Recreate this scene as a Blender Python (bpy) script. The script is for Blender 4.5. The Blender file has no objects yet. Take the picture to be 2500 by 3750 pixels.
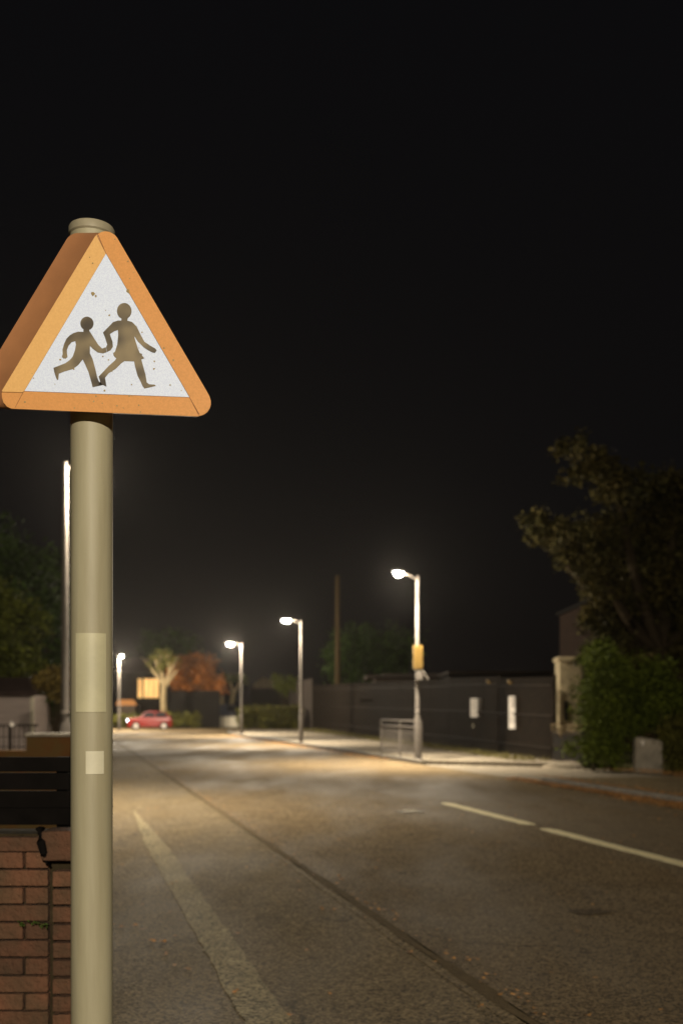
import bpy, math, random
import numpy as np
from mathutils import Vector, Matrix
random.seed(7)
R = math.radians
SC = bpy.context.scene
COL = SC.collection

# ------------------------------------------------------------------ camera
F, CX, HY, CH = 3646.0, 1250.0, 2600.0, 1.5      # focal length (photo pixels), centre, horizon, eye height
SL = -0.2729                                      # the road runs off to the left of the view axis
cam = bpy.data.cameras.new("camera")
co = bpy.data.objects.new("camera", cam); COL.objects.link(co)
co.location = (0, 0, CH); co.rotation_euler = (R(90), 0, 0)
cam.sensor_fit = 'HORIZONTAL'; cam.sensor_width = 24; cam.lens = 35
cam.shift_y = (HY - 1875) / 2500.0
cam.clip_end = 1500; cam.clip_start = 0.05
cam.dof.use_dof = True; cam.dof.focus_distance = 2.84; cam.dof.aperture_fstop = 2.5
SC.camera = co

# ------------------------------------------------------------------ night sky
w = bpy.data.worlds.new("World"); SC.world = w; w.use_nodes = True
nt = w.node_tree; nt.nodes.clear()
out = nt.nodes.new('ShaderNodeOutputWorld'); bg = nt.nodes.new('ShaderNodeBackground')
tc = nt.nodes.new('ShaderNodeTexCoord'); sp = nt.nodes.new('ShaderNodeSeparateXYZ')
rp = nt.nodes.new('ShaderNodeValToRGB'); mr = nt.nodes.new('ShaderNodeMapRange')
no = nt.nodes.new('ShaderNodeTexNoise'); no.inputs['Scale'].default_value = 2.2; no.inputs['Detail'].default_value = 3
ad = nt.nodes.new('ShaderNodeMath'); ad.operation = 'MULTIPLY_ADD'; ad.inputs[1].default_value = 0.12; ad.inputs[2].default_value = -0.06
a2 = nt.nodes.new('ShaderNodeMath'); a2.operation = 'ADD'
nt.links.new(tc.outputs['Generated'], sp.inputs[0]); nt.links.new(tc.outputs['Generated'], no.inputs['Vector'])
nt.links.new(no.outputs['Fac'], ad.inputs[0]); nt.links.new(sp.outputs['Z'], a2.inputs[0]); nt.links.new(ad.outputs[0], a2.inputs[1])
nt.links.new(a2.outputs[0], mr.inputs[0]); mr.inputs[1].default_value = 0.0; mr.inputs[2].default_value = 0.6
nt.links.new(mr.outputs[0], rp.inputs[0])
e = rp.color_ramp.elements
e[0].position = 0; e[0].color = (.0046, .0037, .0032, 1); e[1].position = 1; e[1].color = (.0032, .0031, .0036, 1)
m_ = e.new(.35); m_.color = (.0038, .0034, .0034, 1)
nt.links.new(rp.outputs[0], bg.inputs[0]); bg.inputs[1].default_value = 1.0
nt.links.new(bg.outputs[0], out.inputs[0])

SC.view_settings.view_transform = 'Standard'; SC.view_settings.look = 'None'
SC.view_settings.exposure = 0; SC.view_settings.gamma = 1
SC.render.engine = 'CYCLES'
SC.cycles.max_bounces = 4; SC.cycles.diffuse_bounces = 2; SC.cycles.glossy_bounces = 2
SC.cycles.volume_bounces = 0; SC.cycles.transparent_max_bounces = 6
SC.cycles.caustics_reflective = False; SC.cycles.caustics_refractive = False
SC.cycles.sample_clamp_indirect = 4; SC.cycles.use_denoising = True

# ------------------------------------------------------------------ helpers
def px(x, y, Y):
    return Vector(((x - CX) / F * Y, Y, CH - (y - HY) / F * Y))
def gz(y):                      # depth of a ground point seen at row y
    return CH * F / (y - HY)
def gp(x, y, z=0.0):
    Y = (CH - z) * F / (y - HY)
    return Vector(((x - CX) / F * Y, Y, z))
def W(L, Y, z=0.0):             # L metres right of the line under the camera, along the road
    return Vector((L + SL * Y, Y, z))
RA = math.atan(-SL)             # rotation about z that turns +Y to the road direction

class MB:
    def __init__(s): s.v = []; s.f = []
    def add(s, vs, fs):
        n = len(s.v); s.v += [tuple(v) for v in vs]; s.f += [tuple(i + n for i in f) for f in fs]; return s
    def box(s, c, size, rz=0, M=None):
        x, y, z = [k / 2 for k in size]
        vs = [Vector((a, b, d)) for a in (-x, x) for b in (-y, y) for d in (-z, z)]
        m = Matrix.Translation(Vector(c)) @ (M if M is not None else Matrix.Rotation(rz, 4, 'Z'))
        return s.add([m @ v for v in vs], [(0,1,3,2), (4,6,7,5), (0,4,5,1), (2,3,7,6), (0,2,6,4), (1,5,7,3)])
    def tube(s, pts, rad, n=10, cap=True):
        pts = [Vector(p) for p in pts]
        if not hasattr(rad, '__len__'): rad = [rad] * len(pts)
        rings = []
        for i, p in enumerate(pts):
            d = (pts[min(i + 1, len(pts) - 1)] - pts[max(i - 1, 0)]).normalized()
            u = d.orthogonal().normalized() if abs(d.z) < .9 else Vector((1, 0, 0)) - d * d.x
            u.normalize(); v = d.cross(u)
            rings.append([p + (u * math.cos(2*math.pi*k/n) + v * math.sin(2*math.pi*k/n)) * rad[i] for k in range(n)])
        vs = [q for r in rings for q in r]; fs = []
        for i in range(len(pts) - 1):
            for k in range(n):
                a, b = i*n + k, i*n + (k+1) % n
                fs.append((a, b, b + n, a + n))
        if cap: fs += [tuple(range(n))[::-1], tuple(range((len(pts)-1)*n, len(pts)*n))]
        return s.add(vs, fs)
    def lathe(s, c, prof, n=20):    # prof: (radius, z)
        c = Vector(c)
        return s.tube([c + Vector((0, 0, z)) for r, z in prof], [r for r, z in prof], n)
    def prism(s, front, back):      # two matching outlines
        n = len(front)
        return s.add(list(front) + list(back), [tuple(range(n)), tuple(range(2*n-1, n-1, -1))] +
                     [(i, n + i, n + (i+1) % n, (i+1) % n) for i in range(n)])
    def extr(s, pts, d):
        d = Vector(d); pts = [Vector(p) for p in pts]
        return s.prism(pts, [p + d for p in pts])
    def build(s, name, mat, parent=None, smooth=False, loc=None, bevel=0):
        me = bpy.data.meshes.new(name)
        off = Vector(loc) if loc is not None else Vector((0, 0, 0))
        me.from_pydata([tuple(Vector(v) - off) for v in s.v], [], s.f)
        me.materials.append(mat)
        import bmesh
        bm = bmesh.new(); bm.from_mesh(me); bmesh.ops.recalc_face_normals(bm, faces=bm.faces); bm.to_mesh(me); bm.free()
        o = bpy.data.objects.new(name, me); COL.objects.link(o); o.location = off
        if smooth:
            for p in me.polygons: p.use_smooth = True
            try: me.set_sharp_from_angle(angle=R(35))
            except Exception: pass
        if bevel:
            b = o.modifiers.new('bevel', 'BEVEL'); b.width = bevel; b.segments = 2; b.limit_method = 'ANGLE'
        if parent is not None:
            o.parent = parent
            o.location = off - parent.location if loc is not None else -Vector(parent.location)
            # parents are never rotated at build time
        return o

def tag(o, label=None, cat=None, group=None, kind=None):
    if label: o['label'] = label
    if cat: o['category'] = cat
    if group: o['group'] = group
    if kind: o['kind'] = kind
    return o
def thing(name, loc, label, cat, group=None):
    o = bpy.data.objects.new(name, None); COL.objects.link(o); o.location = loc
    o.empty_display_size = .2
    return tag(o, label, cat, group)

# ------------------------------------------------------------------ materials
def mat(name, col, rough=.7, var=.25, scale=6, col2=None, bump=0, bscale=40, metal=0, stretch=(1,1,1), spec=.5, island=0, detail=5):
    m = bpy.data.materials.new(name); m.use_nodes = True
    n = m.node_tree.nodes; l = m.node_tree.links; b = n['Principled BSDF']
    if max(col) < .13: spec = min(spec, .08)
    b.inputs['Roughness'].default_value = rough; b.inputs['Metallic'].default_value = metal
    b.inputs['Specular IOR Level'].default_value = spec
    t = n.new('ShaderNodeTexCoord'); mp = n.new('ShaderNodeMapping'); mp.inputs['Scale'].default_value = stretch
    l.new(t.outputs['Object'], mp.inputs[0])
    nz = n.new('ShaderNodeTexNoise'); nz.inputs['Scale'].default_value = scale; nz.inputs['Detail'].default_value = detail
    nz.inputs['Roughness'].default_value = .65
    l.new(mp.outputs[0], nz.inputs['Vector'])
    r = n.new('ShaderNodeValToRGB'); l.new(nz.outputs['Fac'], r.inputs[0])
    c2 = col2 or tuple(c * (1 - var) for c in col); c1 = col if col2 else tuple(min(1, c * (1 + var)) for c in col)
    r.color_ramp.elements[0].position = .32; r.color_ramp.elements[0].color = (*c2, 1)
    r.color_ramp.elements[1].position = .68; r.color_ramp.elements[1].color = (*c1, 1)
    last = r.outputs[0]
    if island:
        g = n.new('ShaderNodeNewGeometry'); mm = n.new('ShaderNodeMapRange')
        mm.inputs[3].default_value = 1 - island; mm.inputs[4].default_value = 1 + island
        l.new(g.outputs['Random Per Island'], mm.inputs[0])
        x = n.new('ShaderNodeVectorMath'); x.operation = 'SCALE'
        l.new(last, x.inputs[0]); l.new(mm.outputs[0], x.inputs['Scale']); last = x.outputs[0]
    l.new(last, b.inputs['Base Color'])
    if bump:
        z = n.new('ShaderNodeTexNoise'); z.inputs['Scale'].default_value = bscale; z.inputs['Detail'].default_value = 4
        l.new(mp.outputs[0], z.inputs['Vector'])
        k = n.new('ShaderNodeBump'); k.inputs['Strength'].default_value = bump; k.inputs['Distance'].default_value = .02
        l.new(z.outputs['Fac'], k.inputs['Height']); l.new(k.outputs[0], b.inputs['Normal'])
    return m
def emis(name, col, st):
    m = bpy.data.materials.new(name); m.use_nodes = True
    b = m.node_tree.nodes['Principled BSDF']
    b.inputs['Base Color'].default_value = (*col, 1)
    b.inputs['Emission Color'].default_value = (*col, 1); b.inputs['Emission Strength'].default_value = st
    return m

def asphalt(name, col, damp=.35, wet=.22):
    m = bpy.data.materials.new(name); m.use_nodes = True
    n = m.node_tree.nodes; l = m.node_tree.links; b = n['Principled BSDF']
    t = n.new('ShaderNodeTexCoord'); v = t.outputs['Object']
    def noise(s, d=5, r=.6, st=None):
        z = n.new('ShaderNodeTexNoise'); z.inputs['Scale'].default_value = s; z.inputs['Detail'].default_value = d; z.inputs['Roughness'].default_value = r
        if st:
            mp = n.new('ShaderNodeMapping'); mp.inputs['Rotation'].default_value = (0, 0, -RA); mp.inputs['Scale'].default_value = st
            l.new(v, mp.inputs[0]); l.new(mp.outputs[0], z.inputs['Vector'])
        else: l.new(v, z.inputs['Vector'])
        return z.outputs['Fac']
    big = noise(.35, 4, .6, (1, .3, 1)); mid = noise(2.3, 6, .7); vo = n.new('ShaderNodeTexVoronoi'); vo.inputs['Scale'].default_value = 75
    l.new(v, vo.inputs['Vector'])
    def rng(x, lo, hi, a=.3, c=.7):
        k = n.new('ShaderNodeMapRange'); k.inputs[1].default_value = a; k.inputs[2].default_value = c
        k.inputs[3].default_value = lo; k.inputs[4].default_value = hi; l.new(x, k.inputs[0]); return k.outputs[0]
    def mul(x, y):
        k = n.new('ShaderNodeMath'); k.operation = 'MULTIPLY'; l.new(x, k.inputs[0]); l.new(y, k.inputs[1]); return k.outputs[0]
    sepc = n.new('ShaderNodeSeparateColor'); l.new(vo.outputs['Color'], sepc.inputs[0])
    sp_ = rng(sepc.outputs[0], .25, 2.1, 0, 1)
    tot = mul(mul(rng(big, .8, 1.18), rng(mid, .84, 1.15)), sp_)
    x = n.new('ShaderNodeVectorMath'); x.operation = 'SCALE'; x.inputs[0].default_value = col; l.new(tot, x.inputs['Scale'])
    wv = n.new('ShaderNodeVectorMath'); wv.operation = 'SCALE'; wn_ = n.new('ShaderNodeTexNoise'); wn_.inputs['Scale'].default_value = 3; wn_.inputs['Detail'].default_value = 5
    l.new(v, wn_.inputs['Vector']); l.new(wn_.outputs['Color'], wv.inputs[0]); wv.inputs['Scale'].default_value = .5
    wa = n.new('ShaderNodeVectorMath'); l.new(v, wa.inputs[0]); l.new(wv.outputs[0], wa.inputs[1])
    ve = n.new('ShaderNodeTexVoronoi'); ve.feature = 'DISTANCE_TO_EDGE'; ve.inputs['Scale'].default_value = .42; l.new(wa.outputs[0], ve.inputs['Vector'])
    cr = rng(ve.outputs['Distance'], .45, 1.0, .001, .006); cm = n.new('ShaderNodeMath'); cm.operation = 'MAXIMUM'
    l.new(cr, cm.inputs[0]); l.new(rng(noise(.6, 2), .4, 1.05, .42, .55), cm.inputs[1])
    cl_ = n.new('ShaderNodeMath'); cl_.operation = 'MINIMUM'; cl_.inputs[1].default_value = 1; l.new(cm.outputs[0], cl_.inputs[0])
    tot = mul(tot, cl_.outputs[0]); l.new(tot, x.inputs['Scale'])
    # warm, dusty stains
    st = noise(.9, 6, .7, (1, .5, 1)); mx = n.new('ShaderNodeMix'); mx.data_type = 'RGBA'
    l.new(rng(st, 0, .2, .5, .75), mx.inputs[0]); l.new(x.outputs[0], mx.inputs[6]); mx.inputs[7].default_value = (col[0]*1.15, col[1]*.95, col[2]*.72, 1)
    l.new(mx.outputs[2], b.inputs['Base Color'])
    l.new(rng(big, .56, .56 + damp, .35, .62), b.inputs['Roughness'])
    l.new(rng(big, wet, .03, .38, .55), b.inputs['Specular IOR Level']); b.inputs['Specular Tint'].default_value = (1, .74, .38, 1)
    bp = n.new('ShaderNodeBump'); bp.inputs['Strength'].default_value = .9; bp.inputs['Distance'].default_value = .006
    l.new(vo.outputs['Distance'], bp.inputs['Height'])
    bq = n.new('ShaderNodeBump'); bq.inputs['Strength'].default_value = .25; bq.inputs['Distance'].default_value = .02
    l.new(mid, bq.inputs['Height']); l.new(bp.outputs[0], bq.inputs['Normal']); l.new(bq.outputs[0], b.inputs['Normal'])
    return m

M = dict(
    road=asphalt('road_asphalt', (.128, .093, .052)),
    path_near=asphalt('near_footway_asphalt', (.150, .112, .062), .3, .05),
    path=asphalt('far_footway_asphalt', (.16, .135, .10), .45),
    soil=mat('soil_grass', (.05, .045, .018), .95, .5, 3, bump=.8, bscale=20),
    kerb=mat('kerb_stone', (.16, .14, .11), .85, .3, 5, bump=.4),
    railing=mat('rail_paint', (.020, .015, .011), .6, .3, 5),
    line=asphalt('worn_line_paint', (.245, .200, .115), .3, .03),
    stain=asphalt('oil_stain', (.075, .054, .032), .3, .12),
    dash=mat('road_dash_paint', (.85, .74, .42), .7, .15, 14, col2=(.58, .49, .27), bump=.4, bscale=90),
    gutter=mat('gutter_tar', (.15, .11, .06), .9, .3, 8, spec=.04, col2=(.105, .077, .042), bump=.8, bscale=60),
    post=mat('sign_post_paint', (.365, .335, .225), .55, .1, 14, stretch=(1, 1, .08), col2=(.275, .245, .155)),
    cap=mat('post_cap_plastic', (.27, .24, .165), .5, .2, 9),
    sticker=mat('sticker_vinyl', (.46, .43, .28), .5, .12, 5),
    sticker2=mat('small_sticker_vinyl', (.54, .51, .38), .5, .12, 5),
    white=mat('reflective_white', (.67, .76, 1.0), .45, .08, 260, spec=.3, detail=1),
    or1=mat('reflective_orange', (.67, .31, .095), .5, .1, 190, col2=(.58, .27, .08), spec=.3, detail=2),
    or2=mat('reflective_amber', (.74, .44, .16), .5, .1, 190, col2=(.68, .39, .135), spec=.3, detail=2),
    shell=mat('sign_ghost_paint', (.46, .21, .09), .5, .12, 4, col2=(.34, .155, .07)),  # colour of the sign's camera-shake ghost, built as a thick side
    figure=mat('ghosted_figure_vinyl', (.23, .18, .10), .5, .1, 14, col2=(.04, .03, .02), detail=1),  # black figures, with double-exposure paling put into their colour
    seam=mat('sign_seam', (.30, .12, .03), .6, .1, 5),
    rust=mat('grime_spots', (.33, .25, .11), .8, .4, 30),
    galv=mat('galvanised_steel', (.12, .105, .09), .6, .15, 8, metal=.1),
    lampgrey=mat('lamp_head_grey', (.22, .21, .2), .5, .1, 8),
    lens=emis('lamp_lens', (1, .96, .90), 160),
    yellow=mat('yellow_plate', (.17, .10, .014), .5, .15, 9),
    wood=mat('pole_timber', (.05, .033, .014), .85, .35, 6, stretch=(6, 6, .3), bump=.4),
    dark=mat('dark_fence_paint', (.017, .012, .008), .85, .3, 5, spec=.15),
    dark2=mat('darker_board', (.011, .009, .007), .9, .3, 5, bump=.3, spec=.1),
    black=mat('black_board', (.005, .004, .0035), .95, .3, 6, spec=.08),
    brick=mat('red_brick', (.135, .056, .028), .9, .3, 5, col2=(.062, .038, .018), bump=.9, bscale=45, island=.3),
    mortar=mat('dark_mortar', (.035, .026, .014), .95, .3, 12, bump=.6),
    stone=mat('pale_stone', (.30, .26, .20), .85, .25, 4, bump=.5, bscale=14),
    tanstone=mat('tan_render', (.36, .29, .17), .9, .3, 3, bump=.4),
    render=mat('white_wall_render', (.62, .55, .42), .85, .1, 3),
    olive=mat('mossy_brick', (.10, .07, .025), .9, .35, 4, col2=(.12, .05, .015), bump=.5),
    clad=mat('shed_cladding', (.40, .32, .28), .7, .12, 3, stretch=(.3, 1, 3)),
    roof=mat('dark_roof', (.05, .033, .028), .85, .2, 4),
    drygrey=mat('shed_panel', (.05, .036, .026), .8, .2, 2),
    navy=mat('blue_grey_panel', (.075, .08, .11), .6, .2, 4),
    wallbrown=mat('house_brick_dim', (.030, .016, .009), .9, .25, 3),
    slat=mat('timber_slats', (.075, .06, .05), .8, .3, 3, stretch=(1, 1, 5)),
    paper=mat('notice_paper', (.80, .74, .66), .6, .05, 4),
    ink=mat('notice_ink', (.22, .18, .16), .7, .2, 5),
    redpaint=mat('red_car_paint', (.15, .006, .003), .3, .08, 3, spec=.6),
    darkpaint=mat('dark_car_paint', (.05, .045, .04), .3, .08, 3, spec=.6),
    glass=mat('car_glass', (.02, .02, .022), .12, .05, 3, spec=.8),
    paleglass=mat('pale_reflection_glass', (.38, .32, .24), .5, .1, 3),  # car windows with their pale reflection put into the colour
    tyre=mat('tyre_rubber', (.02, .02, .02), .85, .1, 5),
    rim=mat('wheel_rim', (.4, .36, .32), .4, .1, 5, metal=.4),
    bark=mat('pale_bark', (.26, .19, .095), .9, .3, 6, bump=.5),
    palebark=mat('palm_bark', (.42, .32, .16), .9, .3, 6),
    darkbark=mat('dark_bark', (.035, .025, .014), .9, .3, 6, bump=.5),
    metalhi=mat('shiny_metal', (.6, .55, .42), .2, .1, 5, metal=.9),
    orangeroof=mat('orange_roof', (.40, .17, .05), .8, .15, 3),
)
def leafmat(name, c1, c2, isl=.45):
    m = mat(name, c1, .7, .2, 1.3, col2=c2, island=isl, spec=.25)
    return m
LM = dict(
    ivy=leafmat('leaf_ivy_green', (.10, .125, .012), (.045, .06, .009)),
    deep=leafmat('leaf_deep_green', (.05, .085, .015), (.02, .035, .008)),
    olive=leafmat('leaf_olive', (.12, .11, .02), (.05, .05, .012)),
    brown=leafmat('leaf_autumn_brown', (.055, .042, .011), (.026, .025, .007)),
    bright=leafmat('leaf_yellow_green', (.10, .11, .014), (.045, .055, .009)),
    ochre=leafmat('leaf_ochre', (.20, .14, .03), (.10, .07, .016)),
    orange=leafmat('leaf_orange', (.50, .17, .03), (.26, .09, .02)),
    litter=leafmat('leaf_litter', (.55, .26, .07), (.32, .17, .06), .5),
    grass=leafmat('grass_verge', (.13, .11, .03), (.08, .065, .02), .4),
)

# ------------------------------------------------------------------ leaf clouds
rng = np.random.default_rng(11)
def leaves(name, mt, lumps, count, size, parent=None, shell=.55, flat=0.0):
    """lumps: (centre, (rx, ry, rz)); small bent leaf faces spread through each lump, thinned in clumps"""
    vol = np.array([l[1][0]*l[1][1]*l[1][2] for l in lumps]) ** .75; vol /= vol.sum()
    V = []; Fc = []
    P = []
    for (c, r), q in zip(lumps, vol):
        n = max(12, int(count * q))
        k = max(4, n // 40)                         # twig clusters
        d = rng.normal(size=(k, 3)); d /= np.linalg.norm(d, axis=1)[:, None]
        rad = shell + (1 - shell) * rng.random(k) ** .6
        cl = d * rad[:, None] * (1 + .22 * rng.normal(size=(k, 1)))
        idx = rng.integers(0, k, n)
        p = cl[idx] * np.array(r) + rng.normal(size=(n, 3)) * (min(r) * .13 + size * .8)
        P.append(p + np.array(c))
    P = np.concatenate(P); P[:, 2] = np.maximum(P[:, 2], .02)
    n = len(P)
    a = rng.normal(size=(n, 3)); a[:, 2] *= .6; a /= np.linalg.norm(a, axis=1)[:, None]
    b = np.cross(a, rng.normal(size=(n, 3))); b /= np.linalg.norm(b, axis=1)[:, None] + 1e-9
    s = size * (.6 + .8 * rng.random((n, 1)))
    v = np.stack([P - a*s, P + b*s*.45 , P + a*s, P - b*s*.45], 1).reshape(-1, 3)
    me = bpy.data.meshes.new(name)
    me.vertices.add(4*n); me.vertices.foreach_set('co', v.astype(np.float32).ravel())
    me.loops.add(4*n); me.loops.foreach_set('vertex_index', np.arange(4*n, dtype=np.int32))
    me.polygons.add(n); me.polygons.foreach_set('loop_start', np.arange(0, 4*n, 4, dtype=np.int32))
    me.polygons.foreach_set('loop_total', np.full(n, 4, dtype=np.int32))
    me.update(); me.validate(); me.materials.append(mt)
    o = bpy.data.objects.new(name, me); COL.objects.link(o)
    if parent is not None: o.parent = parent; o.location = -Vector(parent.location)
    return o
def lump_px(x, y, Y, rx, ry, d=1.0):   # ellipsoid from photo pixels at depth Y
    k = Y / F
    return (tuple(px(x, y, Y)), (rx*k, d, ry*k))
def limbs(mb, base, top, r, tips, tr=.35):
    base = Vector(base); top = Vector(top)
    mid = (base + top) / 2 + Vector((random.uniform(-.05, .05), 0, 0))
    mb.tube([base - Vector((0,0,.1)), base + Vector((0,0,.25)), mid, top], [r*1.35, r*1.05, r*.9, r*.75], 9)
    for t in tips:
        t = Vector(t); m = top.lerp(t, .5) + Vector((0, 0, -.08)) * (t - top).length
        mb.tube([top - Vector((0, 0, .12)), m, t], [r*.6, r*.42, r*tr*.4], 7)

# ================================================================== GROUND
def sheet(name, pts, z, m, thick=0, kind='structure'):
    b = MB()
    if thick:
        b.extr([Vector((p[0], p[1], z)) for p in pts], (0, 0, -thick))
    else:
        b.add([(p[0], p[1], z) for p in pts], [tuple(range(len(pts)))])
    return tag(b.build(name, m), kind=kind)
sheet('ground', [(-700, -60), (700, -60), (700, 900), (-700, 900)], -.012, M['soil'])
wl = lambda L, Y: tuple(W(L, Y))[:2]
# carriageway, with the crossing street at its far end
sheet('road', [wl(2.25, -14), wl(9.6, -14), wl(9.6, 60), wl(10.6, 68), wl(22, 82), wl(-30, 84), wl(-30, 58), wl(0, 58), wl(2.25, 54)], 0, M['road'])
sheet('footway_near', [wl(-.35, -14), wl(2.17, -14), wl(2.17, 54), wl(0, 58), wl(-.35, 58)], .004, M['path_near'])
# the joint between the two tarmacs
b = MB(); N = 90
for sidx, (l0, l1) in enumerate([(2.18, 2.235)]):
    L_ = []; R_ = []
    for i in range(N + 1):
        Y = 3 + (54 - 3) * (i / N) ** 1.6
        j = random.uniform(-.018, .018)
        L_.append(W(l0 - .01 + j, Y, .006)); R_.append(W(l1 + .015 + random.uniform(-.03, .03), Y, .0065))
    n = len(L_); b.add(L_ + R_, [(i, i+1, n+i+1, n+i) for i in range(n-1)])
tag(b.build('road_joint', M['gutter']), kind='structure')
# second, lighter tar seam beside it
b = MB(); n = N + 1
A_ = [W(2.085 + random.uniform(-.006, .006), 3 + 45*(i/N)**1.6, .0075) for i in range(n)]
B_ = [W(2.125 + random.uniform(-.006, .006), 3 + 45*(i/N)**1.6, .0075) for i in range(n)]
b.add(A_ + B_, [(i, i+1, n+i+1, n+i) for i in range(n-1)])
tag(b.build('tar_seam', M['path_near']), kind='structure')
# worn pale line on the footway
b = MB(); n = 120
A_ = []; B_ = []
for i in range(n):
    Y = 3.2 + 11.5 * (i/(n-1)) ** 1.3; wf = 1 if Y < 11 else max(.1, (14.9 - Y) / 3.9)
    A_.append(W(.94 - .105*wf + random.uniform(-.012, .012), Y, .0085)); B_.append(W(.96 + .105*wf + random.uniform(-.012, .012), Y, .0085))
b.add(A_ + B_, [(i, i+1, n+i+1, n+i) for i in range(n-1)])
tag(b.build('worn_line', M['line']), kind='structure')
# centre dashes
for (La, Ya, Lb, Yb) in ((6.02, 16.0, 6.0, 12.95), (5.97, 12.55, 5.93, 8.4)):
    b = MB(); A_ = []; B_ = []; n = 26
    for i in range(n):
        t = i/(n-1); L = La + (Lb - La)*t; Y = Ya + (Yb - Ya)*t
        taper = 1 if 0 < i < n-1 else .6
        A_.append(W(L - .105*taper + random.uniform(-.012, .012), Y, .004)); B_.append(W(L + .105*taper + random.uniform(-.012, .012), Y, .004))
    b.add(A_ + B_, [(i, i+1, n+i+1, n+i) for i in range(n-1)])
    tag(b.build('centre_line_dash', M['dash']), kind='structure')
# dark oil stains on the carriageway
for (x, y, a_, b_) in ((2150, 3342, .17, .05),):
    c = gp(x, y); b = MB(); b.add([(c.x + a_*math.cos(k*.3927)*random.uniform(.7, 1.15), c.y + b_*2*math.sin(k*.3927)*random.uniform(.7, 1.15), .004) for k in range(16)], [tuple(range(16))])
    tag(b.build('road_stain', M['stain']), kind='structure')
# far right footway: raised, with its kerb, dropped at the school gate
sheet('footway_right', [wl(9.76, 27.3), wl(13.4, 25.5), wl(14.6, 50), wl(18.5, 70), wl(12.5, 70), wl(10.6, 66), wl(9.76, 59)], .11, M['path'], .11)
sheet('gate_forecourt', [wl(9.6, 20.4), wl(13.6, 21.3), wl(14.0, 26.2), wl(13.4, 25.45), wl(9.76, 27.25), wl(9.6, 27.3)], .006, M['path'])
sheet('footway_corner', [wl(9.76, 3), wl(13.2, 3), wl(13.2, 21.0), wl(9.76, 20.3)], .10, M['path_near'], .10)
def kerbrun(name, pts, h, wd=.15):
    b = MB()
    for (p, q) in zip(pts[:-1], pts[1:]):
        p = W(*p); q = W(*q); d = (q - p); L = d.length; d.normalize(); nst = max(1, int(L / .915)); s = L / nst
        for i in range(nst):
            c = p + d * (s * (i + .5)); b.box((c.x, c.y, h/2 + random.uniform(-.004, .004)), (wd, s - .012, h), math.atan2(-d.x, d.y))
    return tag(b.build(name, M['kerb'], bevel=.012), kind='structure')
kerbrun('kerb', [(9.68, 27.3), (9.68, 59.2), (10.52, 66.2), (12.4, 70.3)], .125)
kerbrun('kerb_near_corner', [(9.68, 3.2), (9.68, 20.3)], .115)
# verge in front of the fence
sheet('grass_verge', [wl(13.5, 25.8), wl(14.75, 27), wl(17.4, 50), wl(23, 74), wl(18.5, 71), wl(14.65, 50)], .07, M['soil'], .08)
sheet('bed_under_hedge', [wl(13.25, 8), wl(20, 8), wl(20, 25.5), wl(13.25, 20.8)], .05, M['soil'], .06)
# low dust-pale hump of the verge at the gate's right side
b = MB(); c = gp(2085, 2812)
b.lathe((c.x, c.y, 0), [(.75, -.02), (.68, .06), (.45, .13), (.15, .17)], 18)
for i, v in enumerate(b.v): b.v[i] = (c.x + (v[0]-c.x)*1.0, c.y + (v[1]-c.y)*.6, v[2])
tag(b.build('verge_mound', M['path'], smooth=True), kind='structure')
# the far footway under the last lamp
sheet('footway_far', [wl(-16, 59.2), wl(2.6, 59.2), wl(4.3, 61.5), wl(4.3, 63.2), wl(-16, 63.2)], .006, M['path'])
# metal cover added to give a glint on the road
mh = thing('glint_cover', gp(1500, 2975), 'small worn metal cover added for a glint in the road left of the nearer centre dash', 'manhole cover')
b = MB(); b.box(mh.location + Vector((0, 0, .004)), (.36, .30, .012), RA); b.build('frame', M['kerb'], mh)
b = MB()
for i in range(3): b.box(mh.location + Vector(((i - 1)*.075, 0, .013)), (.03, .20, .008), RA)
b.build('lid', M['metalhi'], mh)

# ------------------------------------------------------------------ fallen leaves (too many and too small to count)
def litter(name, pts, size, m, z=.02):
    V = []; Fc = []
    for (x, y, zz) in pts:
        s = size * random.uniform(.6, 1.3); a = random.uniform(0, 6.28); t = random.uniform(-.5, .5); u = random.uniform(-.5, .5)
        n = len(V)
        for k, rr in ((0, 1), (1.1, .45), (2.2, .7), (3.14, .9), (4.2, .5), (5.2, .65)):
            dx, dy = s*rr*math.cos(a+k), s*rr*math.sin(a+k)
            V.append((x+dx, y+dy, zz + .008 + abs(dx*t + dy*u)))
        Fc.append(tuple(range(n, n+6)))
    me = bpy.data.meshes.new(name); me.from_pydata(V, [], Fc); me.materials.append(m)
    o = bpy.data.objects.new(name, me); COL.objects.link(o); return tag(o, kind='stuff')
pts = []
for i in range(7000):                                 # drift in the right gutter
    Y = random.uniform(10, 21.5); dd = abs(random.gauss(0, .17)) * (1.3 if Y < 17 else .7)
    p = W(9.62 - dd, Y); pts.append((p.x, p.y, random.uniform(0, .05) * math.exp(-dd*5)))
for i in range(1200):
    Y = random.uniform(9, 21); p = W(9.75 + abs(random.gauss(0, .25)), Y); pts.append((p.x, p.y, .11))
litter('leaf_drift', pts, .032, LM['litter'])
tag(bpy.data.objects['leaf_drift'], 'orange brown fallen leaves drifted along the right hand kerb', 'leaves')
pts = []
for i in range(2600):
    Y = random.uniform(13, 23.5); L = 13.2 + random.gauss(0, .35); p = W(L, Y); pts.append((p.x, p.y, .10 + .0))
litter('leaf_drift_by_wall', pts, .03, LM['litter'])
tag(bpy.data.objects['leaf_drift_by_wall'], 'brown fallen leaves at the foot of the hedge and stone block', 'leaves')
pts = []
for i in range(1500):
    Y = random.uniform(30, 58); p = W(9.58 - abs(random.gauss(0, .3)), Y); pts.append((p.x, p.y, 0))
litter('leaf_drift_far_kerb', pts, .04, LM['litter'])
tag(bpy.data.objects['leaf_drift_far_kerb'], 'thin line of orange leaves below the far footway kerb', 'leaves')
pts = []
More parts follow.
